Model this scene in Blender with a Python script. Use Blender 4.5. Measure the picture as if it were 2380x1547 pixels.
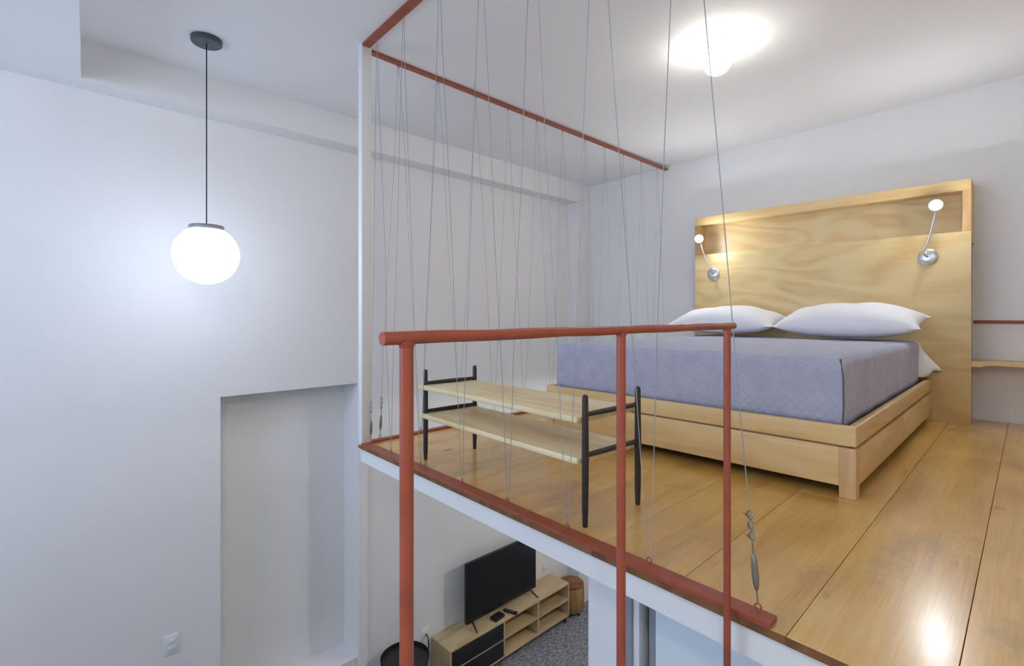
import bpy, bmesh, math, random
from mathutils import Vector, Matrix
random.seed(7)
for o in list(bpy.data.objects): bpy.data.objects.remove(o)
SC = bpy.context.scene
COL = SC.collection
PI = math.pi

# ------------------------------------------------------------------ camera
CAM_H = 0.75                      # eye above the loft floor (loft floor is z = 0)
YAW = math.atan((2395 - 1190) / 1154)
cd = bpy.data.cameras.new('camera'); cam = bpy.data.objects.new('camera', cd); COL.objects.link(cam)
cam.location = (0, 0, CAM_H); cam.rotation_euler = (PI / 2, 0, YAW)
cd.sensor_fit = 'HORIZONTAL'; cd.sensor_width = 36; cd.lens = 1154 / 2380 * 36
cd.shift_y = -(773.5 - 731) / 2380; cd.clip_start = 0.02
SC.camera = cam
# ------------------------------------------------------------------ world, daylight, exposure
w = bpy.data.worlds.new('daylight'); SC.world = w; w.use_nodes = True
bg = w.node_tree.nodes['Background']; bg.inputs[0].default_value = (0.52, 0.68, 1.0, 1); bg.inputs[1].default_value = 3.4
vs = SC.view_settings
SC.display_settings.display_device = 'sRGB'
vs.view_transform = 'Standard'; vs.look = 'None'; vs.gamma = 1; vs.use_curve_mapping = False; vs.exposure = 0.85
PENDANT_E, CEIL_E, READ_E, UNDER_E, FILL_E = 5.6, 16.0, 215.0, 74.0, 86.0

# ------------------------------------------------------------------ dimensions (metres)
XL = -3.88      # left wall
YB = 4.87       # headboard wall
ZC = 2.306      # ceiling
ZL = -2.70      # carpet of the room below
XLE = -2.70     # left edge of the loft
def yedge(x): return 1.26 - 0.0376 * (x + 0.44)   # front edge of the loft

# ------------------------------------------------------------------ helpers
def lin(c):
    return tuple(((v / 255) / 12.92 if v / 255 <= 0.04045 else ((v / 255 + 0.055) / 1.055) ** 2.4) for v in c) + (1,)

def finish(bm, name, mat, parent=None, smooth=35, loc=None, rot=None):
    me = bpy.data.meshes.new(name)
    bmesh.ops.recalc_face_normals(bm, faces=bm.faces)
    bm.to_mesh(me); bm.free()
    if smooth:
        me.polygons.foreach_set('use_smooth', [True] * len(me.polygons))
        me.set_sharp_from_angle(angle=math.radians(smooth))
    if mat: me.materials.append(mat)
    return place(me, name, parent, loc, rot)

def place(me, name, parent=None, loc=None, rot=None):
    o = bpy.data.objects.new(name, me); COL.objects.link(o)
    if parent: o.parent = parent
    if loc is not None: o.location = loc
    if rot is not None: o.rotation_euler = rot
    return o

def thing(name, label, cat, loc=(0, 0, 0), rz=0, group=None):
    o = bpy.data.objects.new(name, None); COL.objects.link(o)
    o.empty_display_size = 0.05; o.location = loc; o.rotation_euler = (0, 0, rz)
    tag(o, label, cat, group); return o

def tag(o, label, cat, group=None):
    o['label'] = label; o['category'] = cat
    if group: o['group'] = group
    return o

def struct(o, label=None):
    o['kind'] = 'structure'
    if label: o['label'] = label
    return o

def box(bm, x0, x1, y0, y1, z0, z1, bev=0.0, seg=2):
    r = bmesh.ops.create_cube(bm, size=1)
    for v in r['verts']:
        v.co = Vector(((x0 + x1) / 2 + v.co.x * (x1 - x0), (y0 + y1) / 2 + v.co.y * (y1 - y0), (z0 + z1) / 2 + v.co.z * (z1 - z0)))
    if bev:
        es = list({e for v in r['verts'] for e in v.link_edges})
        bmesh.ops.bevel(bm, geom=es, offset=bev, segments=seg, profile=0.5, affect='EDGES')
    return bm

def B(*a, **k):
    bm = bmesh.new(); return box(bm, *a, **k)

def tube(bm, pts, r, seg=10, caps=True):
    """round tube along a polyline, radius r or list of radii"""
    pts = [Vector(p) for p in pts]; n = len(pts); rs = r if isinstance(r, (list, tuple)) else [r] * n
    rings = []; ref = None
    for i, p in enumerate(pts):
        t = ((pts[i] - pts[i - 1]).normalized() if i else Vector()) + ((pts[i + 1] - pts[i]).normalized() if i < n - 1 else Vector())
        if t.length < 1e-6: t = Vector((0, 0, 1))
        t.normalize()
        if ref is None:
            ref = Vector((0, 0, 1)) if abs(t.z) < 0.9 else Vector((1, 0, 0))
        a = t.cross(ref)
        if a.length < 1e-4: a = t.cross(Vector((0.3, 1, 0.2)))
        a.normalize(); b = a.cross(t).normalized(); ref = b.cross(a) * 0 + b
        rings.append([bm.verts.new(p + (a * math.cos(2 * PI * k / seg) + b * math.sin(2 * PI * k / seg)) * rs[i]) for k in range(seg)])
    for i in range(n - 1):
        for k in range(seg):
            bm.faces.new((rings[i][k], rings[i][(k + 1) % seg], rings[i + 1][(k + 1) % seg], rings[i + 1][k]))
    if caps:
        bm.faces.new(rings[0][::-1]); bm.faces.new(rings[-1])
    return bm

def T(pts, r, seg=10, caps=True):
    return tube(bmesh.new(), pts, r, seg, caps)

def lathe(bm, prof, seg=32, c=(0, 0, 0)):
    """profile of (radius, z) pairs turned about z"""
    c = Vector(c); rings = []
    for r, z in prof:
        if r < 1e-6: rings.append([bm.verts.new(c + Vector((0, 0, z)))])
        else: rings.append([bm.verts.new(c + Vector((r * math.cos(2 * PI * k / seg), r * math.sin(2 * PI * k / seg), z))) for k in range(seg)])
    for a, b in zip(rings, rings[1:]):
        for k in range(seg):
            A = a if len(a) == 1 else [a[k], a[(k + 1) % seg]]
            Bq = b if len(b) == 1 else [b[(k + 1) % seg], b[k]]
            f = list(A) + list(Bq)
            if len(f) > 2: bm.faces.new(f)
    return bm

def globe(r, zc, cut=1.0, seg=48, n=24, sx=1.0):
    bm = bmesh.new(); a0 = math.acos(max(-1, min(1, cut)))
    lathe(bm, [(r * math.sin(a), zc + r * sx * math.cos(a)) for a in [a0 + (PI - a0) * i / n for i in range(n + 1)]], seg)
    return bm

def prism(bm, poly, z0, z1):
    lo = [bm.verts.new((x, y, z0)) for x, y in poly]; hi = [bm.verts.new((x, y, z1)) for x, y in poly]
    n = len(poly)
    bm.faces.new(lo[::-1]); bm.faces.new(hi)
    for i in range(n): bm.faces.new((lo[i], lo[(i + 1) % n], hi[(i + 1) % n], hi[i]))
    return bm

# ------------------------------------------------------------------ materials
def mat(name, col, rough=0.5, metal=0.0, coat=0.0, bump=None, var=None, spec=None):
    """col sRGB 0-255; bump = (scale, strength, distance); var = (scale, second colour, amount)"""
    m = bpy.data.materials.new(name); m.use_nodes = True; nt = m.node_tree; p = nt.nodes['Principled BSDF']
    p.inputs['Base Color'].default_value = lin(col); p.inputs['Roughness'].default_value = rough; p.inputs['Metallic'].default_value = metal
    if coat: p.inputs['Coat Weight'].default_value = coat; p.inputs['Coat Roughness'].default_value = 0.12
    if spec is not None: p.inputs['Specular IOR Level'].default_value = spec
    tc = nt.nodes.new('ShaderNodeTexCoord')
    if var:
        n = nt.nodes.new('ShaderNodeTexNoise'); n.inputs['Scale'].default_value = var[0]; n.inputs['Detail'].default_value = 4
        nt.links.new(tc.outputs['Object'], n.inputs['Vector'])
        rp = nt.nodes.new('ShaderNodeMapRange'); rp.inputs[1].default_value = 0.35; rp.inputs[2].default_value = 0.68; rp.inputs[4].default_value = var[2]
        nt.links.new(n.outputs['Fac'], rp.inputs[0])
        mx = nt.nodes.new('ShaderNodeMix'); mx.data_type = 'RGBA'; mx.inputs[6].default_value = lin(col); mx.inputs[7].default_value = lin(var[1])
        nt.links.new(rp.outputs[0], mx.inputs[0]); nt.links.new(mx.outputs[2], p.inputs['Base Color'])
    if bump:
        n = nt.nodes.new('ShaderNodeTexNoise'); n.inputs['Scale'].default_value = bump[0]; n.inputs['Detail'].default_value = 5
        nt.links.new(tc.outputs['Object'], n.inputs['Vector'])
        b = nt.nodes.new('ShaderNodeBump'); b.inputs['Strength'].default_value = bump[1]; b.inputs['Distance'].default_value = bump[2]
        nt.links.new(n.outputs['Fac'], b.inputs['Height']); nt.links.new(b.outputs[0], p.inputs['Normal'])
    return m

def emit(name, col, strength):
    m = bpy.data.materials.new(name); m.use_nodes = True; nt = m.node_tree
    p = nt.nodes['Principled BSDF']; p.inputs['Base Color'].default_value = (0.9, 0.9, 0.9, 1)
    p.inputs['Emission Color'].default_value = col; p.inputs['Emission Strength'].default_value = strength
    return m

def wood(name, light, mid, dark, grain=(1, 9, 9), scale=3.0, rings=7.0, rough=0.4, coat=0.0, fine=0.35, contrast=0.6, vary=0.12, knots=0.0, wear=None, bumpd=0.0006):
    """procedural timber: contour bands from a stretched noise, fine streaks, tone shift by object, optional knots and grey wear"""
    m = bpy.data.materials.new(name); m.use_nodes = True; nt = m.node_tree; N = nt.nodes.new; L = nt.links.new
    p = nt.nodes['Principled BSDF']; p.inputs['Roughness'].default_value = rough
    if coat: p.inputs['Coat Weight'].default_value = coat; p.inputs['Coat Roughness'].default_value = 0.2
    tc = N('ShaderNodeTexCoord'); oi = N('ShaderNodeObjectInfo')
    off = N('ShaderNodeVectorMath'); off.operation = 'MULTIPLY_ADD'
    cb = N('ShaderNodeCombineXYZ')
    for i in range(3): L(oi.outputs['Random'], cb.inputs[i])
    L(cb.outputs[0], off.inputs[0]); off.inputs[1].default_value = (37, 19, 53); L(tc.outputs['Object'], off.inputs[2])
    mp = N('ShaderNodeMapping'); mp.inputs['Scale'].default_value = grain; L(off.outputs[0], mp.inputs['Vector'])
    n1 = N('ShaderNodeTexNoise'); n1.inputs['Scale'].default_value = scale * 0.35; n1.inputs['Detail'].default_value = 2; n1.inputs['Distortion'].default_value = 0.4
    L(mp.outputs[0], n1.inputs['Vector'])
    mul = N('ShaderNodeMath'); mul.operation = 'MULTIPLY'; mul.inputs[1].default_value = rings * 2 * PI; L(n1.outputs['Fac'], mul.inputs[0])
    sn = N('ShaderNodeMath'); sn.operation = 'SINE'; L(mul.outputs[0], sn.inputs[0])
    mr = N('ShaderNodeMapRange'); mr.inputs[1].default_value = -1; mr.inputs[2].default_value = 1; L(sn.outputs[0], mr.inputs[0])
    mp2 = N('ShaderNodeMapping'); mp2.inputs['Scale'].default_value = tuple(g * (1.5 if g < 2 else 9) for g in grain); L(off.outputs[0], mp2.inputs['Vector'])
    n2 = N('ShaderNodeTexNoise'); n2.inputs['Scale'].default_value = scale; n2.inputs['Detail'].default_value = 6; n2.inputs['Roughness'].default_value = 0.65
    L(mp2.outputs[0], n2.inputs['Vector'])
    s2 = N('ShaderNodeMapRange'); s2.inputs[1].default_value = 0.28; s2.inputs[2].default_value = 0.72; L(n2.outputs['Fac'], s2.inputs[0])
    ad = N('ShaderNodeMix'); ad.data_type = 'FLOAT'; ad.inputs[0].default_value = fine; L(mr.outputs[0], ad.inputs[2]); L(s2.outputs[0], ad.inputs[3])
    n3 = N('ShaderNodeTexNoise'); n3.inputs['Scale'].default_value = 2.2; n3.inputs['Detail'].default_value = 3; L(off.outputs[0], n3.inputs['Vector'])
    s3 = N('ShaderNodeMapRange'); s3.inputs[1].default_value = 0.28; s3.inputs[2].default_value = 0.72; L(n3.outputs['Fac'], s3.inputs[0])
    ad2 = N('ShaderNodeMix'); ad2.data_type = 'FLOAT'; ad2.inputs[0].default_value = 0.4; L(ad.outputs[0], ad2.inputs[2]); L(s3.outputs[0], ad2.inputs[3])
    cr = N('ShaderNodeValToRGB'); e = cr.color_ramp.elements
    e[0].position = 0.5 - contrast / 2; e[0].color = lin(dark); e[1].position = 0.5 + contrast / 2; e[1].color = lin(light)
    k = cr.color_ramp.elements.new(0.5); k.color = lin(mid)
    L(ad2.outputs[0], cr.inputs[0]); out = cr.outputs[0]
    if knots:
        vo = N('ShaderNodeTexVoronoi'); vo.inputs['Scale'].default_value = 2.6; vo.feature = 'F1'
        mk = N('ShaderNodeMapping'); mk.inputs['Scale'].default_value = tuple(0.55 if g < 2 else 1.0 for g in grain); L(off.outputs[0], mk.inputs['Vector'])
        ds = N('ShaderNodeTexNoise'); ds.inputs['Scale'].default_value = 14; L(mk.outputs[0], ds.inputs['Vector'])
        dm = N('ShaderNodeVectorMath'); dm.operation = 'MULTIPLY_ADD'; L(ds.outputs['Color'], dm.inputs[0]); dm.inputs[1].default_value = (0.06, 0.06, 0.06); L(mk.outputs[0], dm.inputs[2])
        L(dm.outputs[0], vo.inputs['Vector'])
        kr = N('ShaderNodeMapRange'); kr.inputs[1].default_value = 0.025; kr.inputs[2].default_value = 0.085; kr.inputs[3].default_value = knots; kr.inputs[4].default_value = 0
        L(vo.outputs['Distance'], kr.inputs[0])
        mx = N('ShaderNodeMix'); mx.data_type = 'RGBA'; L(kr.outputs[0], mx.inputs[0]); L(out, mx.inputs[6]); mx.inputs[7].default_value = lin(tuple(c * 0.55 for c in dark)); out = mx.outputs[2]
    if wear:
        wn = N('ShaderNodeTexNoise'); wn.inputs['Scale'].default_value = 2.4; wn.inputs['Detail'].default_value = 9; wn.inputs['Roughness'].default_value = 0.72
        mw = N('ShaderNodeMapping'); mw.inputs['Scale'].default_value = (1.6, 0.7, 1); L(off.outputs[0], mw.inputs['Vector']); L(mw.outputs[0], wn.inputs['Vector'])
        wr = N('ShaderNodeMapRange'); wr.inputs[1].default_value = 0.53; wr.inputs[2].default_value = 0.72; wr.inputs[4].default_value = wear[1]; L(wn.outputs['Fac'], wr.inputs[0])
        mx = N('ShaderNodeMix'); mx.data_type = 'RGBA'; L(wr.outputs[0], mx.inputs[0]); L(out, mx.inputs[6]); mx.inputs[7].default_value = lin(wear[0]); out = mx.outputs[2]
    hs = N('ShaderNodeHueSaturation'); vr = N('ShaderNodeMapRange'); vr.inputs[3].default_value = 1 - vary; vr.inputs[4].default_value = 1 + vary
    L(oi.outputs['Random'], vr.inputs[0]); L(vr.outputs[0], hs.inputs['Value']); L(out, hs.inputs['Color']); L(hs.outputs[0], p.inputs['Base Color'])
    if bumpd:
        b = N('ShaderNodeBump'); b.inputs['Strength'].default_value = 0.35; b.inputs['Distance'].default_value = bumpd
        L(ad.outputs[0], b.inputs['Height']); L(b.outputs[0], p.inputs['Normal'])
    return m

M = {}
M['wall'] = mat('wall_paint', (243, 242, 240), 0.75, bump=(55, 0.10, 0.004), var=(0.8, (239, 239, 239), 0.6))
M['ceil'] = mat('ceiling_paint', (243, 243, 243), 0.8, bump=(30, 0.08, 0.004))
M['white'] = mat('white_trim_paint', (236, 236, 234), 0.5, bump=(40, 0.06, 0.002))
M['red'] = mat('red_oxide_paint', (162, 80, 54), 0.36, bump=(70, 0.25, 0.0015), var=(18, (144, 66, 45), 0.7))
M['carpet'] = None
M['plank'] = wood('varnished_floor_board', (238, 197, 118), (225, 175, 90), (202, 144, 68), grain=(7, 1, 7), scale=2.6, rings=2.6, rough=0.3, coat=0.6, fine=0.62, contrast=0.68, vary=0.09, knots=0.85, wear=((150, 124, 88), 0.75))
M['endgrain_shade'] = wood('end_grain_and_side_shade', (150, 106, 62), (126, 84, 46), (92, 58, 30), grain=(6, 6, 6), rings=3, rough=0.6, contrast=0.9, vary=0.15)
M['pineX'] = wood('pine_board_along_width', (238, 210, 156), (230, 197, 137), (212, 172, 110), grain=(1, 8, 8), rings=3, rough=0.38, fine=0.5, contrast=0.9, vary=0.04)
M['pineY'] = wood('pine_board_along_length', (234, 203, 147), (224, 188, 127), (205, 163, 101), grain=(8, 1, 8), rings=3, rough=0.38, fine=0.5, contrast=0.9, vary=0.04)
M['pineZ'] = wood('pine_board_upright', (228, 194, 142), (218, 180, 126), (200, 158, 102), grain=(8, 8, 1), rings=3, rough=0.4, contrast=0.8, vary=0.05)
M['ply'] = wood('pine_plywood', (230, 208, 158), (222, 195, 140), (204, 167, 110), grain=(1.0, 3, 2.8), scale=2.0, rings=10, rough=0.34, fine=0.4, contrast=0.9, vary=0.02, bumpd=0.0003)
M['rackwood'] = wood('pale_pine_shelf', (242, 226, 186), (236, 216, 170), (220, 194, 142), grain=(1, 10, 10), rings=3, rough=0.45, contrast=0.8, vary=0.03, knots=0.4)
M['oak'] = wood('light_oak_laminate', (212, 190, 148), (202, 178, 136), (184, 158, 116), grain=(8, 1, 8), rings=3, rough=0.5, contrast=0.8, vary=0.03)
M['black'] = mat('black_stained_wood', (38, 36, 34), 0.42, bump=(60, 0.3, 0.001), var=(25, (54, 46, 38), 0.7))
M['blackplastic'] = mat('black_plastic', (24, 24, 25), 0.35)
M['screen'] = mat('dark_screen_glass', (14, 15, 15), 0.22)
M['blackfront'] = mat('black_drawer_front', (27, 27, 27), 0.42)
M['chrome'] = mat('brushed_metal', (214, 214, 216), 0.3, metal=1.0)
M['steel'] = mat('galvanised_steel', (150, 148, 142), 0.42, metal=0.85, bump=(90, 0.3, 0.001))
M['cable'] = mat('steel_cable', (168, 168, 168), 0.5, metal=0.15)
M['darkgrey'] = mat('dark_grey_metal', (82, 90, 98), 0.4, metal=0.3)
M['greycap'] = mat('grey_cap', (150, 152, 155), 0.35, metal=0.6)
M['linen'] = mat('white_linen', (242, 242, 245), 0.85, bump=(260, 0.12, 0.001))
M['mattress'] = mat('mattress_ticking', (170, 165, 165), 0.9)
M['gap'] = mat('dark_gap', (50, 52, 52), 0.8)
M['shadeframe'] = mat('shaded_door_frame', (146, 150, 152), 0.5)  # grey paints in the shade on the frame edge and the door stile
M['doorblue'] = mat('pale_blue_door', (226, 236, 240), 0.4)
M['stool'] = wood('stool_timber', (188, 152, 98), (170, 132, 80), (130, 92, 52), grain=(7, 7, 1), rings=3, rough=0.6, contrast=0.8)
M['stooltop'] = wood('stool_top_timber', (150, 100, 62), (128, 80, 48), (98, 60, 36), grain=(4, 4, 4), rings=5, rough=0.6)
M['plate'] = mat('white_plastic_plate', (240, 240, 240), 0.35)
M['landing'] = mat('landing_concrete', (190, 186, 180), 0.6, bump=(20, 0.1, 0.003))

def carpet_mat():
    m = bpy.data.materials.new('grey_carpet'); m.use_nodes = True; nt = m.node_tree; N = nt.nodes.new; L = nt.links.new
    p = nt.nodes['Principled BSDF']; p.inputs['Roughness'].default_value = 0.95
    tc = N('ShaderNodeTexCoord'); n = N('ShaderNodeTexNoise'); n.inputs['Scale'].default_value = 130; n.inputs['Detail'].default_value = 3; L(tc.outputs['Object'], n.inputs['Vector'])
    mp = N('ShaderNodeMapping'); mp.inputs['Scale'].default_value = (1, 0.35, 1); L(tc.outputs['Object'], mp.inputs['Vector'])
    n2 = N('ShaderNodeTexNoise'); n2.inputs['Scale'].default_value = 60; n2.inputs['Detail'].default_value = 2; L(mp.outputs[0], n2.inputs['Vector'])
    mx = N('ShaderNodeMix'); mx.data_type = 'FLOAT'; mx.inputs[0].default_value = 0.5; L(n.outputs['Fac'], mx.inputs[2]); L(n2.outputs['Fac'], mx.inputs[3])
    cr = N('ShaderNodeValToRGB'); e = cr.color_ramp.elements; e[0].position = 0.40; e[0].color = lin((92, 92, 99)); e[1].position = 0.62; e[1].color = lin((184, 184, 190))
    L(mx.outputs[0], cr.inputs[0]); L(cr.outputs[0], p.inputs['Base Color'])
    b = N('ShaderNodeBump'); b.inputs['Strength'].default_value = 0.8; b.inputs['Distance'].default_value = 0.008; L(n.outputs['Fac'], b.inputs['Height']); L(b.outputs[0], p.inputs['Normal'])
    return m
M['carpet'] = carpet_mat()

def quilt_mat():
    m = bpy.data.materials.new('grey_quilted_cotton'); m.use_nodes = True; nt = m.node_tree; N = nt.nodes.new; L = nt.links.new
    p = nt.nodes['Principled BSDF']; p.inputs['Roughness'].default_value = 0.85
    p.inputs['Sheen Weight'].default_value = 0.15
    tc = N('ShaderNodeTexCoord')
    ws = []
    for vec in ((1, 1, 1), (1, -1, -1)):
        d = N('ShaderNodeVectorMath'); d.operation = 'DOT_PRODUCT'; d.inputs[1].default_value = vec; L(tc.outputs['Object'], d.inputs[0])
        mu = N('ShaderNodeMath'); mu.operation = 'MULTIPLY'; mu.inputs[1].default_value = PI / 0.045; L(d.outputs['Value'], mu.inputs[0])
        s = N('ShaderNodeMath'); s.operation = 'SINE'; L(mu.outputs[0], s.inputs[0])
        a = N('ShaderNodeMath'); a.operation = 'ABSOLUTE'; L(s.outputs[0], a.inputs[0])
        q = N('ShaderNodeMath'); q.operation = 'POWER'; q.inputs[1].default_value = 0.4; L(a.outputs[0], q.inputs[0]); ws.append(q)
    mn = N('ShaderNodeMath'); mn.operation = 'MINIMUM'; L(ws[0].outputs[0], mn.inputs[0]); L(ws[1].outputs[0], mn.inputs[1])
    n = N('ShaderNodeTexNoise'); n.inputs['Scale'].default_value = 14; n.inputs['Detail'].default_value = 5; L(tc.outputs['Object'], n.inputs['Vector'])
    b = N('ShaderNodeBump'); b.inputs['Strength'].default_value = 0.5; b.inputs['Distance'].default_value = 0.004; L(mn.outputs[0], b.inputs['Height'])
    b2 = N('ShaderNodeBump'); b2.inputs['Strength'].default_value = 0.35; b2.inputs['Distance'].default_value = 0.01; L(n.outputs['Fac'], b2.inputs['Height']); L(b.outputs[0], b2.inputs['Normal']); L(b2.outputs[0], p.inputs['Normal'])
    cr = N('ShaderNodeValToRGB'); e = cr.color_ramp.elements; e[0].position = 0.3; e[0].color = lin((170, 172, 192)); e[1].position = 0.75; e[1].color = lin((184, 186, 204))
    L(n.outputs['Fac'], cr.inputs[0]); L(cr.outputs[0], p.inputs['Base Color'])
    return m
M['quilt'] = quilt_mat()
M['pipe'] = mat('dark_piping', (96, 98, 108), 0.8)
M['globeA'] = emit('pendant_opal_glass', (0.73, 0.81, 1.0, 1), PENDANT_E)
M['globeB'] = emit('ceiling_opal_glass', (1.0, 0.955, 0.85, 1), CEIL_E)
M['bulb'] = emit('reading_led', (0.93, 0.95, 1.0, 1), READ_E)
M['fillglobe'] = emit('unseen_fill_glass', (1.0, 0.955, 0.855, 1), FILL_E)
M['globeC'] = emit('under_loft_opal_glass', (1.0, 0.965, 0.89, 1), UNDER_E)

# ================================================================== SETTING
# left wall with the tall recess, its sill and the narrow pilaster beside it
NY0, NY1, NZ0, NZ1, NX = 0.92, 1.935, -2.10, 0.18, XL - 0.25
bm = bmesh.new()
box(bm, XL - 0.30, XL, -2.6, NY0, ZL - 0.1, 2.7)
box(bm, XL - 0.30, XL, NY1, 5.3, ZL - 0.1, 2.7)
box(bm, XL - 0.30, XL, NY0, NY1, NZ1, 2.7)
box(bm, XL - 0.30, XL, NY0, NY1, ZL - 0.1, NZ0)
box(bm, XL - 0.30, NX, NY0, NY1, NZ0, NZ1)
struct(finish(bm, 'wall_left', M['wall'], smooth=0), 'tall white wall behind the globe pendant, with a shallow recess')
struct(finish(B(XL, XL + 0.025, NY1, NY1 + 0.075, ZL, 0.05), 'trim_3', M['wall'], smooth=0), 'narrow pale pilaster beside the wall recess')
# back wall: upper part behind the headboard, lower part below the loft
bm = bmesh.new()
box(bm, XL - 0.3, 1.6, YB, YB + 0.43, -0.11, 2.7)
box(bm, XL - 0.3, 1.6, 5.10, 5.30, ZL - 0.1, -0.11)
struct(finish(bm, 'wall_back', M['wall'], smooth=0), 'white wall behind the headboard')
struct(finish(B(1.5, 1.6, -2.6, 5.3, ZL - 0.1, 2.7), 'wall_right', M['wall'], smooth=0))
# front wall (behind the camera) with the tall living-room window
WX0, WX1, WZ0, WZ1 = -3.4, -1.0, 0.2, 1.95
bm = bmesh.new()
box(bm, XL - 0.3, WX0, -2.7, -2.6, ZL - 0.1, 2.7); box(bm, WX1, 1.6, -2.7, -2.6, ZL - 0.1, 2.7)
box(bm, WX0, WX1, -2.7, -2.6, ZL - 0.1, WZ0); box(bm, WX0, WX1, -2.7, -2.6, WZ1, 2.7)
struct(finish(bm, 'wall_front', M['wall'], smooth=0))
bm = bmesh.new()
for x0, x1, z0, z1 in ((WX0, WX0 + .06, WZ0, WZ1), (WX1 - .06, WX1, WZ0, WZ1), (WX0, WX1, WZ0, WZ0 + .06), (WX0, WX1, WZ1 - .06, WZ1), (-2.23, -2.17, WZ0, WZ1), (WX0, WX1, 1.3, 1.36)):
    box(bm, x0, x1, -2.68, -2.62, z0, z1)
struct(finish(bm, 'window_1', M['white'], smooth=0), 'white framed living-room window')
pd = bpy.data.lights.new('window_portal', 'AREA'); pd.shape = 'RECTANGLE'; pd.size = WX1 - WX0; pd.size_y = WZ1 - WZ0; pd.cycles.is_portal = True
po = bpy.data.objects.new('window_portal', pd); COL.objects.link(po); po.location = ((WX0 + WX1) / 2, -2.66, (WZ0 + WZ1) / 2); po.rotation_euler = (PI / 2, 0, 0)
# lower floor
struct(finish(B(XL - 0.3, 1.6, -2.7, 5.3, ZL - 0.1, ZL), 'floor_carpet', M['carpet'], smooth=0), 'grey flecked carpet of the room below')
# ceilings: main one sags very slightly towards the left wall; a lower one begins left of the pendant
def lowedge(x): return 0.181 - 0.056 * (x + 3.7)
bm = bmesh.new()
nx, ny = 12, 12; vg = []
for j in range(ny + 1):
    row = []
    for i in range(nx + 1):
        x = -4.2 + 5.8 * i / nx; y0 = lowedge(x) - 0.02; y = y0 + (5.3 - y0) * j / ny
        t = max(0, (y - 1.6) / (YB - 1.6)); row.append(bm.verts.new((x, y, ZC + 0.022 * max(0, x + 3.7) * t)))
    vg.append(row)
for j in range(ny):
    for i in range(nx): bm.faces.new((vg[j][i], vg[j][i + 1], vg[j + 1][i + 1], vg[j + 1][i]))
r = bmesh.ops.extrude_face_region(bm, geom=bm.faces[:])
for v in r['geom']:
    if isinstance(v, bmesh.types.BMVert): v.co.z = 2.7
struct(finish(bm, 'ceiling', M['ceil'], smooth=30), 'white ceiling over the loft')
bm = bmesh.new(); prism(bm, [(-4.2, -2.7), (1.6, -2.7), (1.6, lowedge(1.6)), (-4.2, lowedge(-4.2))], 2.085, 2.7)
struct(finish(bm, 'ceiling', M['ceil'], smooth=0), 'lower white ceiling left of the pendant')
# beam along the left wall and the column it lands on
bm = bmesh.new(); box(bm, XL - 0.02, -3.70, 0.16, YB, 2.082, ZC + 0.02)
struct(finish(bm, 'trim_1', M['wall'], smooth=0), 'white boxed beam along the top of the left wall')
struct(finish(B(XL - 0.02, -3.70, 4.645, YB + 0.02, ZL, 2.084), 'trim_2', M['wall'], smooth=0), 'white corner column under the boxed beam')
# loft slab with white fascia
XR = 1.5
poly = [(XLE, yedge(XLE) + 0.02), (XR, yedge(XR) + 0.02), (XR, YB + 0.1), (XLE, YB + 0.1)]
slab = struct(finish(prism(bmesh.new(), poly, -0.104, -0.022), 'floor', M['white'], smooth=0), 'white slab edge and wide varnished boards of the loft')
# wide floor boards, one object each
xs = [XLE] + [-0.105 + 0.29 * k for k in range(-8, 6)] + [XR]
for i in range(len(xs) - 1):
    a, b = xs[i] + 0.0008, xs[i + 1] - 0.0008
    js = []
    y = 1.25 + random.uniform(0.8, 3.2)
    while y < YB - 0.5: js.append(y); y += random.uniform(2.2, 3.2)
    cuts = [None] + js + [YB - 0.002]
    for k in range(len(cuts) - 1):
        y1 = cuts[k + 1] - 0.001
        if cuts[k] is None: pl = [(a, yedge(a) + 0.004), (b, yedge(b) + 0.004), (b, y1), (a, y1)]
        else: pl = [(a, cuts[k] + 0.001), (b, cuts[k] + 0.001), (b, y1), (a, y1)]
        cx, cy = (a + b) / 2, sum(p[1] for p in pl) / 4
        bm = prism(bmesh.new(), [(x - cx, yy - cy) for x, yy in pl], -0.022, 0)
        top = [e for e in bm.edges if all(v.co.z > -1e-6 for v in e.verts)]
        bmesh.ops.bevel(bm, geom=top, offset=0.0009, segments=1, affect='EDGES')
        pk = finish(bm, 'plank', M['plank'], slab, smooth=0, loc=(cx, cy, 0))
        pk.data.materials.append(M['endgrain_shade'])
        for f in pk.data.polygons:
            if abs(f.normal.y) > 0.9: f.material_index = 1
# white post at the loft corner
struct(finish(B(XLE, XLE + 0.045, yedge(XLE) + 0.004, yedge(XLE) + 0.066, -0.03, ZC + 0.01, bev=0.003), 'trim_4', M['white']), 'slim white post at the loft corner, floor to ceiling')
# landing the camera stands on (one step below the loft)
struct(finish(prism(bmesh.new(), [(-0.56, -2.6), (1.5, -2.6), (1.5, yedge(1.5)), (-0.56, yedge(-0.56) - 0.0)], -0.45, -0.33), 'floor_landing', M['landing'], smooth=0), 'stair landing below the loft edge')
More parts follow.
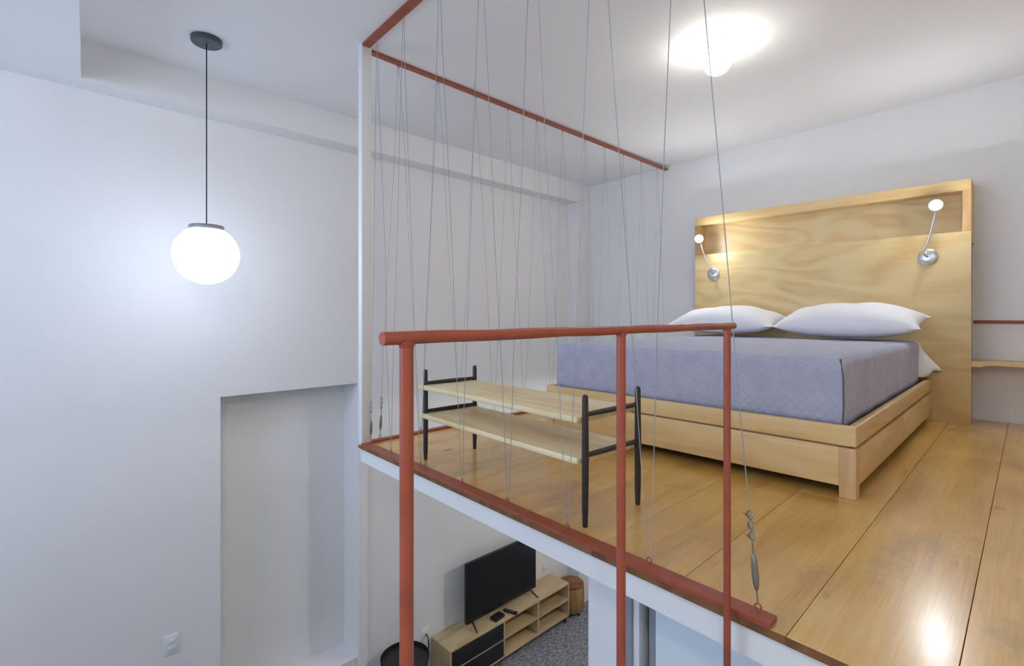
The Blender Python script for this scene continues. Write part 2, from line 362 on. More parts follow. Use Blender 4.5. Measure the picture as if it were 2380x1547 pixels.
# partition with the pale door under the loft
bm = bmesh.new()
PY = 1.46
box(bm, -1.12, -0.955, PY, PY + 0.10, ZL, -0.105); box(bm, 0.0, 1.5, PY, PY + 0.10, ZL, -0.105); box(bm, -0.955, 0.0, PY + 0.06, PY + 0.10, ZL, -0.105)
struct(finish(bm, 'wall_inner', M['wall'], smooth=0), 'white partition under the loft beside the carpet')
dr = thing('door_1', 'pale blue door in a frame with shade painted in grey under the loft', 'door', (-0.5, PY + 0.03, ZL)); struct(dr); del dr['category']
finish(B(-0.455, -0.428, -0.045, 0.05, 0, 2.59), 'door_frame', M['shadeframe'], dr, smooth=0)
finish(B(-0.428, -0.405, -0.035, 0.05, 0, 2.59), 'door_frame', M['white'], dr, smooth=0)
finish(B(-0.405, -0.388, 0.03, 0.05, 0, 2.59), 'gap_shade', M['gap'], dr, smooth=0)  # dark strip painting in the shade of the recess beside the door
finish(B(-0.388, -0.362, 0.0, 0.04, 0, 2.59), 'stile', M['shadeframe'], dr, smooth=0)
finish(B(-0.362, 0.5, -0.004, 0.036, 0, 2.59, bev=0.002), 'panel', M['doorblue'], dr)

# ================================================================== LAMPS
t = thing('pendant_lamp', 'large glowing white globe pendant hanging on a thin dark cord before the left wall', 'lamp', (-3.22, 0.694, ZC))
finish(lathe(bmesh.new(), [(0, 0), (0.078, 0), (0.078, -0.022), (0.072, -0.028), (0, -0.028)], 40), 'canopy', M['darkgrey'], t)
zg = 0.75 + (731 - 592) / 1154 * 2.805 - ZC     # globe centre below ceiling
finish(T([(0, 0, -0.02), (0, 0, zg + 0.165)], 0.0032, 8), 'cord', M['blackplastic'], t)
finish(lathe(bmesh.new(), [(0, 0.176), (0.012, 0.176), (0.02, 0.168), (0.085, 0.164), (0.088, 0.158), (0.088, 0.138), (0.07, 0.136), (0, 0.136)], 40), 'cap', M['greycap'], t, loc=(0, 0, zg))
finish(globe(0.166, zg, 0.92), 'globe', M['globeA'], t, smooth=60)

t = thing('ceiling_lamp', 'small glowing globe lamp on the ceiling above the bed', 'lamp', (-1.262, 2.865, ZC + 0.0205))
finish(lathe(bmesh.new(), [(0, 0), (0.070, 0), (0.072, -0.02), (0.062, -0.034), (0, -0.034)], 36), 'base', M['white'], t)
finish(globe(0.082, -0.098, 0.8), 'globe', M['globeB'], t, smooth=60)

t = thing('ceiling_lamp', 'round opal lamp under the loft floor above the television', 'lamp', (-1.55, 4.55, -0.104))
finish(lathe(bmesh.new(), [(0, 0), (0.07, 0), (0.07, -0.02), (0, -0.02)], 28), 'base', M['white'], t)
finish(globe(0.09, -0.09, 0.8), 'globe', M['globeC'], t, smooth=60)

t = thing('ceiling_lamp', 'added unseen lamp filling the loft from the low ceiling above the stair landing', 'lamp', (0.7, -0.75, 2.085))  # unseen lamp, added to fill the loft with light
finish(lathe(bmesh.new(), [(0, 0), (0.07, 0), (0.07, -0.02), (0, -0.02)], 28), 'base', M['white'], t)
finish(globe(0.082, -0.085, 0.8), 'globe', M['fillglobe'], t, smooth=60)

# ================================================================== HEADBOARD
HX0, HX1, HY, HZ = -2.255, -0.28, 4.62, 1.685
hb = thing('headboard', 'tall plywood headboard box with an open ledge along its top', 'headboard', ((HX0 + HX1) / 2, HY, 0))
hw = (HX1 - HX0) / 2; dep = YB - HY - 0.001
finish(B(-hw, hw, 0, 0.018, 0, 1.325, bev=0.0015), 'front_panel', M['ply'], hb)
finish(B(-hw, hw, 0, dep, 1.608, HZ, bev=0.003), 'top_board', M['pineX'], hb)
finish(B(-hw + 0.046, hw - 0.046, 0.105, 0.123, 1.30, 1.608), 'niche_back', M['ply'], hb)
finish(B(-hw + 0.02, hw - 0.02, 0.018, dep, 1.30, 1.318), 'ledge', M['pineX'], hb)
for s in (-1, 1):
    x0, x1 = (hw - 0.046, hw) if s > 0 else (-hw, -hw + 0.046)
    bmx = B(x0, x1, 0, dep, 1.325, 1.608, bev=0.0015); box(bmx, x0, x1, 0.018, dep, 1.255, 1.325)
    finish(bmx, 'side_panel', M['pineZ'], hb)
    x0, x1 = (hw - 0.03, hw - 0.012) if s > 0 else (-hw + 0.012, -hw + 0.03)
    finish(B(x0, x1, 0.018, dep, 0, 1.255), 'lower_side', M['endgrain_shade'], hb)  # dark brown puts the shade of the side gap into the panel colour

def reading_lamp(base, bulb, label):
    t = thing('reading_lamp', label, 'lamp', (base[0], HY, base[1]), group='reading lamps on the headboard')
    bm = lathe(bmesh.new(), [(0, 0.017), (0.012, 0.017), (0.026, 0.0165), (0.050, 0.0115), (0.058, 0.006), (0.058, -0.0004), (0, -0.0004)], 36)
    bmesh.ops.transform(bm, matrix=Matrix.Rotation(PI / 2, 4, 'X'), verts=bm.verts)
    finish(bm, 'wall_plate', M['chrome'], t)
    e = Vector((bulb[0] - base[0], bulb[1] - HY, bulb[2] - base[1]))
    d = 1 if e.x > 0 else -1
    p = [Vector((0, -0.012, 0.0)), Vector((-0.012 * d, -0.05, 0.008)), Vector((-0.016 * d, -0.07, 0.035)), Vector((0.15 * e.x, -0.078, 0.10)), Vector((0.5 * e.x, -0.088, 0.5 * e.z)), Vector((0.85 * e.x, -0.10, 0.80 * e.z)), e + Vector((0, 0.022, -0.028))]
    q = []
    for i in range(len(p) - 1):                       # Catmull-Rom through the bends
        a, b, c, f = p[max(0, i - 1)], p[i], p[i + 1], p[min(len(p) - 1, i + 2)]
        for k in range(6):
            u = k / 6; q.append(0.5 * ((2 * b) + (c - a) * u + (2 * a - 5 * b + 4 * c - f) * u * u + (3 * b - a - 3 * c + f) * u ** 3))
    q.append(p[-1])
    finish(T(q, 0.0062, 10), 'gooseneck', M['chrome'], t)
    hd = lathe(bmesh.new(), [(0, -0.006), (0.012, -0.006), (0.017, 0.0), (0.033, 0.026), (0.039, 0.042), (0.0365, 0.042), (0.030, 0.026), (0, 0.004)], 28)
    dirv = (Vector((0, 0, CAM_H)) - Vector(bulb)).normalized(); dirv.z = 0.0; dirv.normalize()
    mtx = dirv.to_track_quat('Z', 'Y').to_matrix().to_4x4(); mtx.translation = e - dirv * 0.03
    bmesh.ops.transform(hd, matrix=mtx, verts=hd.verts)
    h = finish(hd, 'head', M['chrome'], t)
    bl = globe(0.034, 0, 1.0, 24, 12); bmesh.ops.transform(bl, matrix=Matrix.Translation(e + dirv * 0.012), verts=bl.verts)
    finish(bl, 'bulb', M['bulb'], h, smooth=60)
    return t
reading_lamp((-0.508, 1.164), (-0.454, 4.50, 1.507), 'chrome gooseneck reading lamp at the right end of the headboard, higher in view')
reading_lamp((-2.073, 1.136), (-2.155, 4.50, 1.462), 'chrome gooseneck reading lamp at the far left end of the headboard')

# ================================================================== BED
BX0, BX1, BY0, BY1 = -2.17, -0.486, 2.385, HY - 0.001
bx, bw = (BX0 + BX1) / 2, (BX1 - BX0) / 2
bed = thing('bed', 'low pale pine bed frame with drawers along its side', 'bed', (bx, BY0, 0)); L = BY1 - BY0
finish(B(-bw, bw, 0, 0.03, 0.214, 0.295, bev=0.003), 'foot_rail', M['pineX'], bed)
finish(B(-bw + 0.06, bw - 0.06, 0.006, 0.024, 0.045, 0.205, bev=0.002), 'foot_panel', M['pineX'], bed)
for s in (-1, 1):
    a, b = (bw - 0.03, bw) if s > 0 else (-bw, -bw + 0.03)
    finish(B(a, b, 0.03, L, 0.214, 0.295, bev=0.003), 'side_rail', M['pineY'], bed)
    a, b = (bw - 0.06, bw) if s > 0 else (-bw, -bw + 0.06)
    finish(B(a, b, 0, 0.06, 0, 0.206, bev=0.003), 'leg', M['pineZ'], bed)
    finish(B(a, b, L - 0.06, L, 0, 0.206, bev=0.003), 'leg', M['pineZ'], bed)
    ds = (L - 0.12) / 2
    for k in range(2):
        a, b = (bw - 0.022, bw - 0.003) if s > 0 else (-bw + 0.003, -bw + 0.022)
        finish(B(a, b, 0.062 + k * ds, 0.058 + (k + 1) * ds, 0.045, 0.196, bev=0.002), 'drawer_front', M['pineY'], bed)
finish(B(-bw + 0.03, bw - 0.03, 0.03, L, 0.18, 0.232), 'platform', M['pineY'], bed, smooth=0)
finish(B(-bw + 0.05, bw - 0.05, 0.04, L, 0.05, 0.18), 'inner_box', M['gap'], bed, smooth=0)

MX0, MX1, MY0, MY1, MZ0, MZ1 = -2.115, -0.540, 2.432, 4.60, 0.233, 0.558
mt = finish(B(MX0 + 0.012 - bx, MX1 - 0.012 - bx, 0.012, MY1 - MY0, 0, MZ1 - MZ0 - 0.012, bev=0.03, seg=3), 'mattress', M['mattress'], loc=(bx, MY0, MZ0))
tag(mt, 'thick mattress under the grey bedspread', 'mattress')
def noise3(x, y, z, s):
    from mathutils import noise
    return noise.noise(Vector((x * s, y * s, z * s)))
def bedspread():
    bm = bmesh.new(); x0, x1, y0, y1, z0, z1 = MX0 - bx, MX1 - bx, 0, 4.43 - MY0, 0.285, MZ1 + 0.008
    prof = []                                   # cross-section parameter: side drop, rounded edge, top
    rr = 0.035; dz = z1 - z0
    def wrap(u, half):                          # distance along cloth -> (offset outwards from centre line, drop)
        flat = half - rr
        if u <= flat: return u, 0
        a = (u - flat) / rr
        if a < PI / 2: return flat + rr * math.sin(a), rr * (1 - math.cos(a))
        return half, rr + (u - flat - rr * PI / 2)
    half = (x1 - x0) / 2; tot = half - rr + rr * PI / 2 + dz - rr
    def steps(flat, n): return [flat * i / n for i in range(n)] + [flat + rr * PI / 2 * i / 5 for i in range(5)] + [flat + rr * PI / 2 + (dz - rr) * i / 9 for i in range(10)]
    us = steps(half - rr, 26); us = [-u for u in us[:0:-1]] + us
    Ly = y1 - y0; vs_ = [Ly * (1 - i / 60) for i in range(60)]
    flaty = Ly - rr
    vv = [flaty * i / 60 for i in range(60)] + [flaty + rr * PI / 2 * i / 5 for i in range(5)] + [flaty + rr * PI / 2 + (dz - rr) * i / 9 for i in range(10)]
    grid = []
    for v in vv:
        row = []
        oy, dy = wrap(v, Ly)
        for u in us:
            ox, dx = wrap(abs(u), half); sx = math.copysign(ox, u)
            # corner: both drops - keep the larger drop, pull slightly inward so the corner is round
            d = max(dx, dy); x = sx; y = y1 - oy
            if dx > 0 and dy > 0:
                k = min(dx, dy); x -= math.copysign(min(k, rr) * 0.0, u)
            z = z1 - min(d, dz)
            wr = noise3(x, y, 0, 3.2) * 0.007 + noise3(x + 5, y * 0.6, 1, 8) * 0.003
            if d < 0.02: z += wr + 0.006 * math.exp(-((y - 0.16 - 0.05 * math.sin(x * 6)) / 0.05) ** 2) * (1 if x > -0.2 else 0.3)
            elif dx >= dy: x += math.copysign(abs(noise3(y * 2.2, z * 0.8, 3, 2.6)) * 0.016 * (1 - 0.3 * (z - z0) / dz), u)
            else: y -= abs(noise3(x * 1.6, z, 7, 2.0)) * 0.008
            row.append(bm.verts.new((x, y, z)))
        grid.append(row)
    for j in range(len(vv) - 1):
        for i in range(len(us) - 1):
            # skip degenerate corner flaps: faces with both drops beyond the edge collapse onto each other
            bm.faces.new((grid[j][i], grid[j][i + 1], grid[j + 1][i + 1], grid[j + 1][i]))
    bmesh.ops.remove_doubles(bm, verts=bm.verts, dist=0.0005)
    bmesh.ops.dissolve_degenerate(bm, dist=0.0004, edges=bm.edges)
    return bm
bs = finish(bedspread(), 'bedspread', M['quilt'], smooth=50, loc=(bx, MY0, 0))
tag(bs, 'grey quilted bedspread with a corner seam covering the mattress', 'bedspread')
sm = bs.modifiers.new('thickness', 'SOLIDIFY'); sm.thickness = 0.004; sm.offset = -1
xc = MX1 - bx - 0.002
finish(T([(xc + 0.0, -0.004, 0.288), (xc + 0.004, -0.006, 0.36), (xc + 0.003, -0.006, 0.48), (xc - 0.004, 0.0, 0.54), (xc - 0.012, 0.012, 0.562)], 0.0035, 8), 'corner_piping', M['pipe'], bs)

# white sheet showing between bedspread and headboard
def sheet():
    bm = bmesh.new(); rows = []
    prof = [(-0.55, 0.569), (-0.35, 0.569), (-0.15, 0.569), (-0.06, 0.568), (-0.02, 0.560), (-0.003, 0.540), (0.006, 0.50), (0.022, 0.46), (0.040, 0.42), (0.055, 0.38), (0.064, 0.345), (0.066, 0.318)]
    n = 22
    for j in range(n + 1):
        t = j / n; y = 4.433 + 0.178 * t; row = []
        sp = min(1, t / 0.45); sp = sp * sp * (3 - 2 * sp)
        for k, (px, z) in enumerate(prof):
            h = max(0, (0.5635 - z) / 0.25)
            x = MX1 - 0.003 + (px if px < 0 else px * (0.02 + 1.4 * sp)) + sp * h * 0.022 * math.sin(t * 11 + 0.4)
            row.append(bm.verts.new((x, y, z + (0.034 * sp - 0.012 * math.sin(t * 9)) * max(0, h - 0.55) / 0.45)))
        rows.append(row)
    for a, b in zip(rows, rows[1:]):
        for k in range(len(prof) - 1): bm.faces.new((a[k], a[k + 1], b[k + 1], b[k]))
    return bm
sh = finish(sheet(), 'bed_sheet', M['linen'], smooth=60)
tag(sh, 'white sheet hanging over the mattress side next to the headboard', 'sheet')
sm = sh.modifiers.new('thickness', 'SOLIDIFY'); sm.thickness = 0.003

def pillow(cx, cy, cz, W, D, Tk, tilt, rz, seed, label):
    bm = bmesh.new(); n, m = 36, 26; top, bot = [], []
    for j in range(m + 1):
        v = -1 + 2 * j / m; rt, rb = [], []
        for i in range(n + 1):
            u = -1 + 2 * i / n
            pin = 1 - 0.10 * (1 - u * u) * abs(v) ** 3; pinu = 1 - 0.07 * (1 - v * v) * abs(u) ** 3
            x, y = u * W / 2 * pinu, v * D / 2 * pin
            h = Tk / 2 * (max(0, 1 - abs(u) ** 2.6) ** 0.62) * (max(0, 1 - abs(v) ** 2.4) ** 0.6)
            wr = noise3(x * 1.5 + seed, y * 1.5, seed, 5.5) * 0.012 * (h > 0.004)
            rt.append(bm.verts.new((x, y, h * 1.15 + wr + 0.004)))
            rb.append(bm.verts.new((x, y, -h * 0.85)) if 0 < i < n and 0 < j < m else rt[-1])
        top.append(rt); bot.append(rb)
    for g, fl in ((top, 0), (bot, 1)):
        for j in range(m):
            for i in range(n):
                f = [g[j][i], g[j][i + 1], g[j + 1][i + 1], g[j + 1][i]]
                try: bm.faces.new(f[::-1] if fl else f)
                except ValueError: pass
    o = finish(bm, 'pillow', M['linen'], smooth=70, loc=(cx, cy, cz), rot=(tilt, 0, rz))
    tag(o, label, 'pillow', 'white pillows against the headboard'); return o
pillow(-0.935, 4.34, 0.692, 0.90, 0.50, 0.235, 0.16, 0.0, 1.0, 'plump white pillow nearer the camera, right of its twin')
pillow(-1.832, 4.35, 0.688, 0.88, 0.49, 0.22, 0.14, 0.02, 4.0, 'white pillow on the far side of the bed, partly behind the railing')

# ================================================================== SHOE RACK
rk = thing('shoe_rack', 'two-tier pale pine shoe rack with black round posts at the foot of the bed', 'rack', (-1.619, 1.585, 0), -math.atan(0.052 / 1.075))
for x in (-0.538, 0.538):
    for y in (-0.158, 0.158):
        finish(T([(x, y, 0), (x, y, 0.004), (x, y, 0.06), (x + 0.001, y, 0.24), (x, y, 0.45), (x, y, 0.462), (x, y, 0.467)], [0.008, 0.0095, 0.0118, 0.0128, 0.0112, 0.010, 0.005], 12), 'post', M['black'], rk)
    for z in (0.397, 0.252):
        finish(T([(x, -0.158, z), (x, -0.10, z), (x, 0.0, z), (x, 0.10, z), (x, 0.158, z)], [0.0085, 0.0095, 0.0105, 0.0095, 0.0085], 12), 'cross_rail', M['black'], rk)
finish(B(-0.575, 0.52, -0.182, 0.165, 0.364, 0.387, bev=0.006, seg=3), 'shelf', M['rackwood'], rk)
finish(B(-0.560, 0.52, -0.182, 0.165, 0.218, 0.242, bev=0.006, seg=3), 'shelf', M['rackwood'], rk)

# ================================================================== WIRE SCREENS
EYE = None
def eye_mesh():
    bm = bmesh.new()
    pts = [(0, 0, -0.002), (0, 0, 0.006)] + [(0.0075 * math.sin(a), 0, 0.0135 - 0.0075 * math.cos(a)) for a in [2 * PI * i / 14 for i in range(14)]]
    tube(bm, pts, 0.0019, 6)
    me = bpy.data.meshes.new('eye_hook'); bm.to_mesh(me); bm.free(); me.materials.append(M['red'])
    me.polygons.foreach_set('use_smooth', [True] * len(me.polygons)); return me
EYE = eye_mesh()
def turnbuckle(parent, base, top, big=1.0):
    """tensioner on the last stretch of the wire from hook 'base' towards 'top'"""
    base, top = Vector(base), Vector(top); d = (top - base).normalized()
    P_ = lambda s: base + d * s
    b = finish(T([P_(0.040), P_(0.046), P_(0.058), P_(0.075), P_(0.105), P_(0.120), P_(0.128)], [0.003, 0.0055, 0.0075, 0.0085, 0.0075, 0.0062, 0.003], 10), 'turnbuckle', M['steel'], parent)
    finish(T([P_(0.012), P_(0.042)], 0.0022, 8), 'rod', M['steel'], b)
    finish(T([P_(0.126), P_(0.155)], 0.0022, 8), 'rod', M['steel'], b)
    k = bmesh.new()
    for i in range(3):
        s = 0.160 + i * 0.026; pr = [P_(s + 0.012) + Vector((0.007 * math.cos(a), 0.003 * math.sin(2 * a), 0.011 * math.sin(a))) for a in [2 * PI * q / 10 for q in range(11)]]
        tube(k, pr, 0.0022, 6)
        tube(k, [P_(s), P_(s + 0.008) + Vector((-0.016 + 0.022 * (i % 2), 0, 0.006))], 0.0014, 5)
    finish(k, 'clamp', M['steel'], b)
    return b
def wire_screen(label, lo, hi, top_bar, bottom_bar, face_rz, ends):
    t = thing('wire_screen', label, 'wire screen', (lo[0][0], lo[0][1], 0)); o = Vector(t.location)
    tb = finish(top_bar, 'top_bar', M['red'], t, loc=-o); bb = finish(bottom_bar, 'bottom_bar', M['red'], t, loc=-o)
    for p in lo:
        e = place(EYE, 'eye_hook', bb, Vector(p), (0, 0, face_rz + random.uniform(-0.5, 0.5)))
    for p in hi:
        e = place(EYE, 'eye_hook', tb, Vector(p), (PI, 0, face_rz + random.uniform(-0.5, 0.5)))
    ax = Vector((math.cos(face_rz), math.sin(face_rz), 0))
    seq = []
    for a, b in zip(lo, list(hi) + [None]):
        seq.append(('lo', Vector(a)))
        if b is not None: seq.append(('hi', Vector(b)))
    pts = []
    for i, (k, p) in enumerate(seq):
        dz = 0.019 if k == 'lo' else -0.019
        q = p + Vector((0, 0, dz)); s = 0.0055
        prv = seq[i - 1][1] if i else None; nxt = seq[i + 1][1] if i < len(seq) - 1 else None
        pts.append(q - ax * 0 + (ax * s * (1 if (prv is not None and (prv - p).dot(ax) > 0) else -1) if prv is not None else Vector()))
        if nxt is not None:
            if prv is not None: pts.append(q + ax * s * (1 if (nxt - p).dot(ax) > 0 else -1))
            a, b = pts[-1], nxt
            for f in (0.22, 0.45, 0.7, 0.87):
                pts.append(a.lerp(b, f) + Vector((random.uniform(-1, 1), random.uniform(-1, 1), 0)) * 0.004)
    finish(T([p - o for p in pts], 0.0014, 6), 'wire', M['cable'], t, smooth=60)
    for a, b in ends: turnbuckle(t, Vector(a) - o + Vector((0, 0, 0.012)), Vector(b) - o)
    return t
hk = lambda x: yedge(x) + 0.034
lo1 = [(x, hk(x), 0.012) for x in (-0.468, -0.779, -1.101, -1.414, -1.716, -2.06, -2.36, -2.60)]
hi1 = [(x, hk(x) - 0.008, ZC - 0.014) for x in (-0.67, -0.97, -1.26, -1.57, -1.88, -2.21, -2.50)]
def strip(x0, x1, a, b, z0, z1):
    return prism(bmesh.new(), [(x0, yedge(x0) + a), (x1, yedge(x1) + a), (x1, yedge(x1) + b), (x0, yedge(x0) + b)], z0, z1)
wire_screen('laced steel wire screen along the front edge of the loft, ending at the open step', lo1, hi1,
            strip(-2.645, -0.42, 0.004, 0.05, ZC - 0.014, ZC), strip(-2.655, -0.43, 0.0, 0.052, 0.0, 0.012), 0.0, [(lo1[0], hi1[0]), (lo1[-1], hi1[-1])])
bx2 = -2.675
hiY = [1.611, 1.907, 2.226, 2.538, 2.85, 3.163, 3.469, 3.754, 4.052, 4.37, 4.684]
loY = [1.475] + [(a + b) / 2 for a, b in zip(hiY, hiY[1:])] + [4.83]
lo2 = [(bx2, y, 0.012) for y in loY]; hi2 = [(bx2 - 0.02, y, ZC - 0.014) for y in hiY]
wire_screen('laced steel wire screen along the far side of the loft, running to the headboard wall', lo2, hi2,
            B(bx2 - 0.04, bx2, 1.425, YB - 0.002, ZC - 0.014, ZC), B(XLE, XLE + 0.042, yedge(-2.68) + 0.068, YB - 0.003, 0, 0.012), PI / 2, [(lo2[0], hi2[0])])

# ================================================================== STAIR RAILING
RX, RZ = -0.52, 0.722
rl = thing('guard_railing', 'red painted tubular railing with three posts in the foreground', 'railing', (RX, 0.774, -0.33))
def ptop(u): # Y on the rail plane for a pixel column
    c = (u - 1190) / 1154; dx = -math.sin(YAW) + math.cos(YAW) * c; dy = math.cos(YAW) + math.sin(YAW) * c; return RX * dy / dx
ya, yb = ptop(888), ptop(1705)
finish(T([(0, ya - 0.774 + (yb - ya) * i / 12, RZ + 0.33 + 0.0006 * math.sin(i * 2.1)) for i in range(13)], [0.0080 + 0.0003 * math.sin(i * 2.7) for i in range(13)], 16), 'top_rail', M['red'], rl)
for u in (945, 1443.5, 1690):
    y = ptop(u); pst = finish(T([(0, y - 0.774, 0.0), (0, y - 0.774, RZ + 0.33)], 0.0086, 16), 'post', M['red'], rl)
    finish(T([(0, y - 0.774, RZ + 0.33 - 0.012), (0, y - 0.774, RZ + 0.33 - 0.004)], [0.0088, 0.0112], 16), 'weld', M['red'], pst)

# ================================================================== RIGHT OF THE HEADBOARD
t = thing('clothes_rod', 'red painted rod running along the wall right of the headboard', 'rod', (-0.28, 4.80, 0.700))
finish(T([(0, 0, 0), (1.78, 0, 0)], 0.0115, 14), 'rod', M['red'], t)
finish(lathe(bmesh.new(), [(0, 0), (0.024, 0), (0.024, 0.006), (0, 0.006)], 20), 'end_socket', M['red'], t, loc=(1.774, 0, 0), rot=(0, PI / 2, 0))
sh_ = thing('wall_shelf', 'pale pine shelf board on the wall below the red rod', 'shelf', (-0.28, 4.62, 0.395))
finish(B(0.001, 1.779, 0.02, 0.249, 0.014, 0.036, bev=0.002), 'board', M['pineX'], sh_)
bm = bmesh.new()
pf = [(0.001, 0.0), (0.05, 0.0), (0.07, 0.008), (0.10, 0.0135), (0.20, 0.013), (0.4, 0.006), (0.8, 0.004), (1.779, 0.004), (1.779, 0.036), (0.001, 0.036)]
lo_ = [bm.verts.new((x, 0.0, z)) for x, z in pf]; hi_ = [bm.verts.new((x, 0.02, z)) for x, z in pf]
bm.faces.new(lo_); bm.faces.new(hi_[::-1])
for i in range(len(pf)): bm.faces.new((lo_[i], lo_[(i + 1) % len(pf)], hi_[(i + 1) % len(pf)], hi_[i]))
finish(bm, 'front_lip', M['pineX'], sh_, smooth=0)

# ================================================================== WALL PLATES
def plate(name, label, y, z, w_, h_, rockers, cat):
    t = thing(name, label, cat, (XL, y, z))
    finish(B(0, 0.008, -w_ / 2, w_ / 2, -h_ / 2, h_ / 2, bev=0.003), 'plate', M['plate'], t)
    for k in range(rockers):
        zc = (k - (rockers - 1) / 2) * h_ * 0.36
        finish(B(0.008, 0.012, -w_ * 0.26, w_ * 0.26, zc - h_ * 0.13, zc + h_ * 0.13, bev=0.0015), 'socket_insert', M['white'], t)
    return t
plate('light_switch', 'white switch plate low on the wall left of the recess', 0.636, -1.40, 0.085, 0.125, 2, 'switch')
plate('wall_outlet', 'small white outlet on the wall beside the far end of the media cabinet', 4.25, -2.17, 0.09, 0.10, 1, 'outlet')
plate('wall_outlet', 'small white outlet behind the near end of the media cabinet', 2.60, -2.19, 0.09, 0.10, 1, 'outlet')

# ================================================================== ROOM BELOW
CX0, CX1, CY0, CY1, CZ0, CZ1 = XL + 0.008, -3.58, 2.665, 4.32, -2.625, -2.258
cb_ = thing('media_cabinet', 'low light oak media cabinet with black drawers and open shelves', 'cabinet', (CX1, CY0, ZL)); L2 = CY1 - CY0; dX = CX0 - CX1
z0, z1 = CZ0 - ZL, CZ1 - ZL; th = 0.018; D1, D2 = 3.317 - CY0, 3.81 - CY0
finish(B(dX, 0, 0, L2, z1 - th, z1, bev=0.002), 'top', M['oak'], cb_)
finish(B(dX, 0, 0, L2, z0, z0 + th, bev=0.001), 'bottom', M['oak'], cb_)
for y in (0, L2 - th): finish(B(dX, 0, y, y + th, z0 + th, z1 - th), 'side', M['oak'], cb_)
for y in (D1, D2): finish(B(dX, -0.002, y, y + th, z0 + th, z1 - th), 'divider', M['oak'], cb_)
for a, b in ((D1 + th, D2), (D2 + th, L2 - th)): finish(B(dX, -0.004, a, b, (z0 + z1) / 2 - th / 2, (z0 + z1) / 2 + th / 2), 'shelf', M['oak'], cb_)
finish(B(dX, dX + 0.006, th, L2 - th, z0 + th, z1 - th), 'back_panel', M['oak'], cb_)
hz = (z1 - z0 - 2 * th) / 2
for k in range(2): finish(B(-0.02, 0.002, th + 0.002, D1 - 0.001, z0 + th + k * hz + (0.002 if k == 0 else 0.007), z0 + th + (k + 1) * hz - (0.007 if k == 0 else 0.002), bev=0.002), 'drawer', M['blackfront'], cb_)
finish(B(-0.03, 0.001, th, D1, z0 + th + hz - 0.006, z0 + th + hz + 0.006), 'drawer_rail', M['oak'], cb_)
for x in (dX + 0.04, -0.03):
    for y in (0.05, L2 - 0.04): finish(T([(x, y, 0), (x, y, z0)], [0.009, 0.014], 10), 'foot', M['blackplastic'], cb_)

tv = thing('television', 'black flat television standing on the media cabinet', 'television', (-3.70, 3.425, CZ1))
finish(B(-0.035, 0.0, -0.478, 0.478, 0.062, 0.635, bev=0.004), 'casing', M['blackplastic'], tv)
finish(B(-0.06, -0.03, -0.30, 0.30, 0.10, 0.40, bev=0.01), 'rear_housing', M['blackplastic'], tv)
finish(B(0.0, 0.0015, -0.468, 0.468, 0.080, 0.626), 'screen', M['screen'], tv, smooth=0)
for y in (-0.40, 0.40):
    bm = bmesh.new(); s = 1 if y > 0 else -1
    tube(bm, [(-0.015, y, 0.075), (0.02, y + 0.005 * s, 0.04), (0.09, y + 0.02 * s, 0.006)], [0.014, 0.010, 0.006], 8)
    tube(bm, [(-0.015, y, 0.075), (-0.04, y + 0.005 * s, 0.04), (-0.085, y + 0.015 * s, 0.006)], [0.013, 0.010, 0.006], 8)
    finish(bm, 'stand_foot', M['blackplastic'], tv)
t = thing('remote_control', 'slim black remote control lying on the media cabinet before the television', 'remote', (-3.635, 3.46, CZ1), 0.35)
rb = finish(B(-0.075, 0.075, -0.021, 0.021, 0, 0.018, bev=0.005), 'body', M['blackplastic'], t)
for i in range(4):
    for j in range(2): finish(B(-0.055 + i * 0.026, -0.042 + i * 0.026, -0.013 + j * 0.015, -0.002 + j * 0.015, 0.0175, 0.02), 'button', M['greycap'], rb, smooth=0)
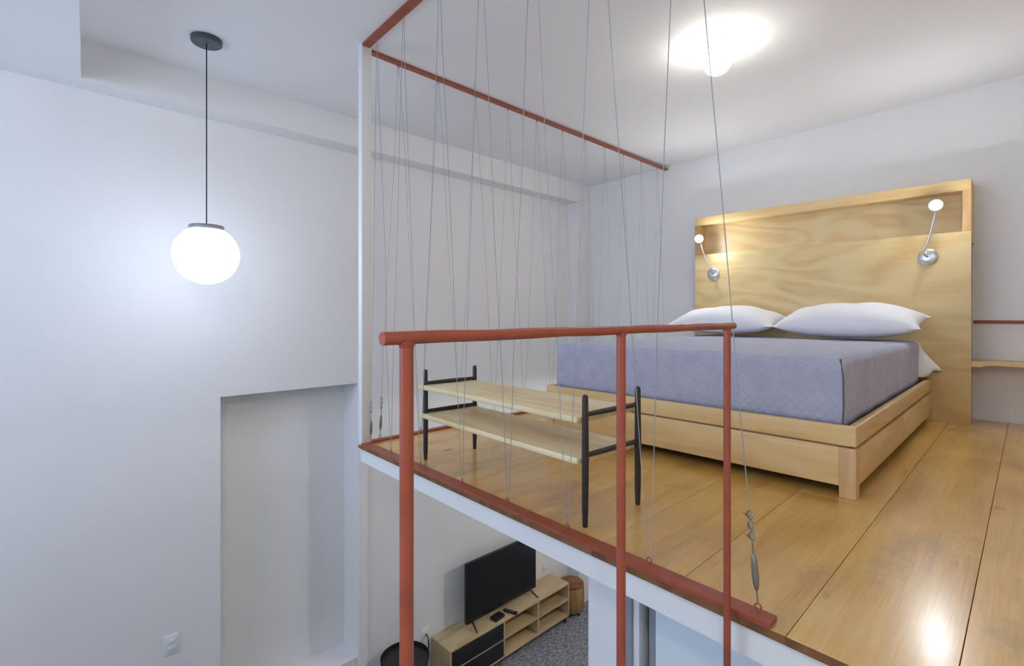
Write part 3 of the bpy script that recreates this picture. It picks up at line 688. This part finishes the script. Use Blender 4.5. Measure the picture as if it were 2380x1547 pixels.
t = thing('media_box', 'small black box under the television, beside the remote control', 'media box', (-3.655, 3.30, CZ1), 0.1)
finish(B(-0.04, 0.04, -0.065, 0.065, 0.002, 0.03, bev=0.004), 'body', M['blackplastic'], t)
finish(B(0.0395, 0.0405, -0.03, 0.03, 0.012, 0.018), 'front_strip', M['screen'], t, smooth=0)

st = thing('side_table', 'round black tray side table next to the media cabinet', 'side table', (-3.64, 2.24, ZL))
zt = -2.13 - ZL
finish(lathe(bmesh.new(), [(0, zt - 0.03), (0.195, zt - 0.03), (0.2, zt - 0.026), (0.203, zt + 0.008), (0.198, zt + 0.008), (0.194, zt - 0.018), (0, zt - 0.018)], 56), 'tray_top', M['blackplastic'], st)
for k in range(3):
    a = 2 * PI * k / 3 + 0.4; finish(T([(0.17 * math.cos(a), 0.17 * math.sin(a), 0), (0.12 * math.cos(a), 0.12 * math.sin(a), zt - 0.028)], 0.008, 10), 'leg', M['blackplastic'], st)

sl = thing('stool', 'round wooden log stool beyond the far end of the media cabinet', 'stool', (-3.70, 4.50, ZL))
finish(lathe(bmesh.new(), [(0, 0.03), (0.12, 0.03), (0.142, 0.06), (0.15, 0.18), (0.146, 0.30), (0.138, 0.318), (0, 0.318)], 36), 'body', M['stool'], sl)
finish(lathe(bmesh.new(), [(0, 0.318), (0.14, 0.318), (0.146, 0.326), (0.142, 0.340), (0.12, 0.346), (0, 0.346)], 36), 'top', M['stooltop'], sl)
for k in range(3):
    a = 2 * PI * k / 3; finish(T([(0.11 * math.cos(a), 0.11 * math.sin(a), 0), (0.10 * math.cos(a), 0.10 * math.sin(a), 0.035)], 0.016, 10), 'foot', M['blackplastic'], sl)

cbl = finish(T([(XL + 0.012, 2.60, -2.20), (XL + 0.04, 2.605, -2.22), (XL + 0.045, 2.61, -2.30), (XL + 0.03, 2.60, -2.45), (XL + 0.04, 2.59, -2.60), (XL + 0.07, 2.56, ZL + 0.006), (XL + 0.18, 2.54, ZL + 0.006)], 0.005, 8), 'power_cable', M['blackplastic'])
tag(cbl, 'black power cable hanging from the outlet beside the media cabinet', 'cable')
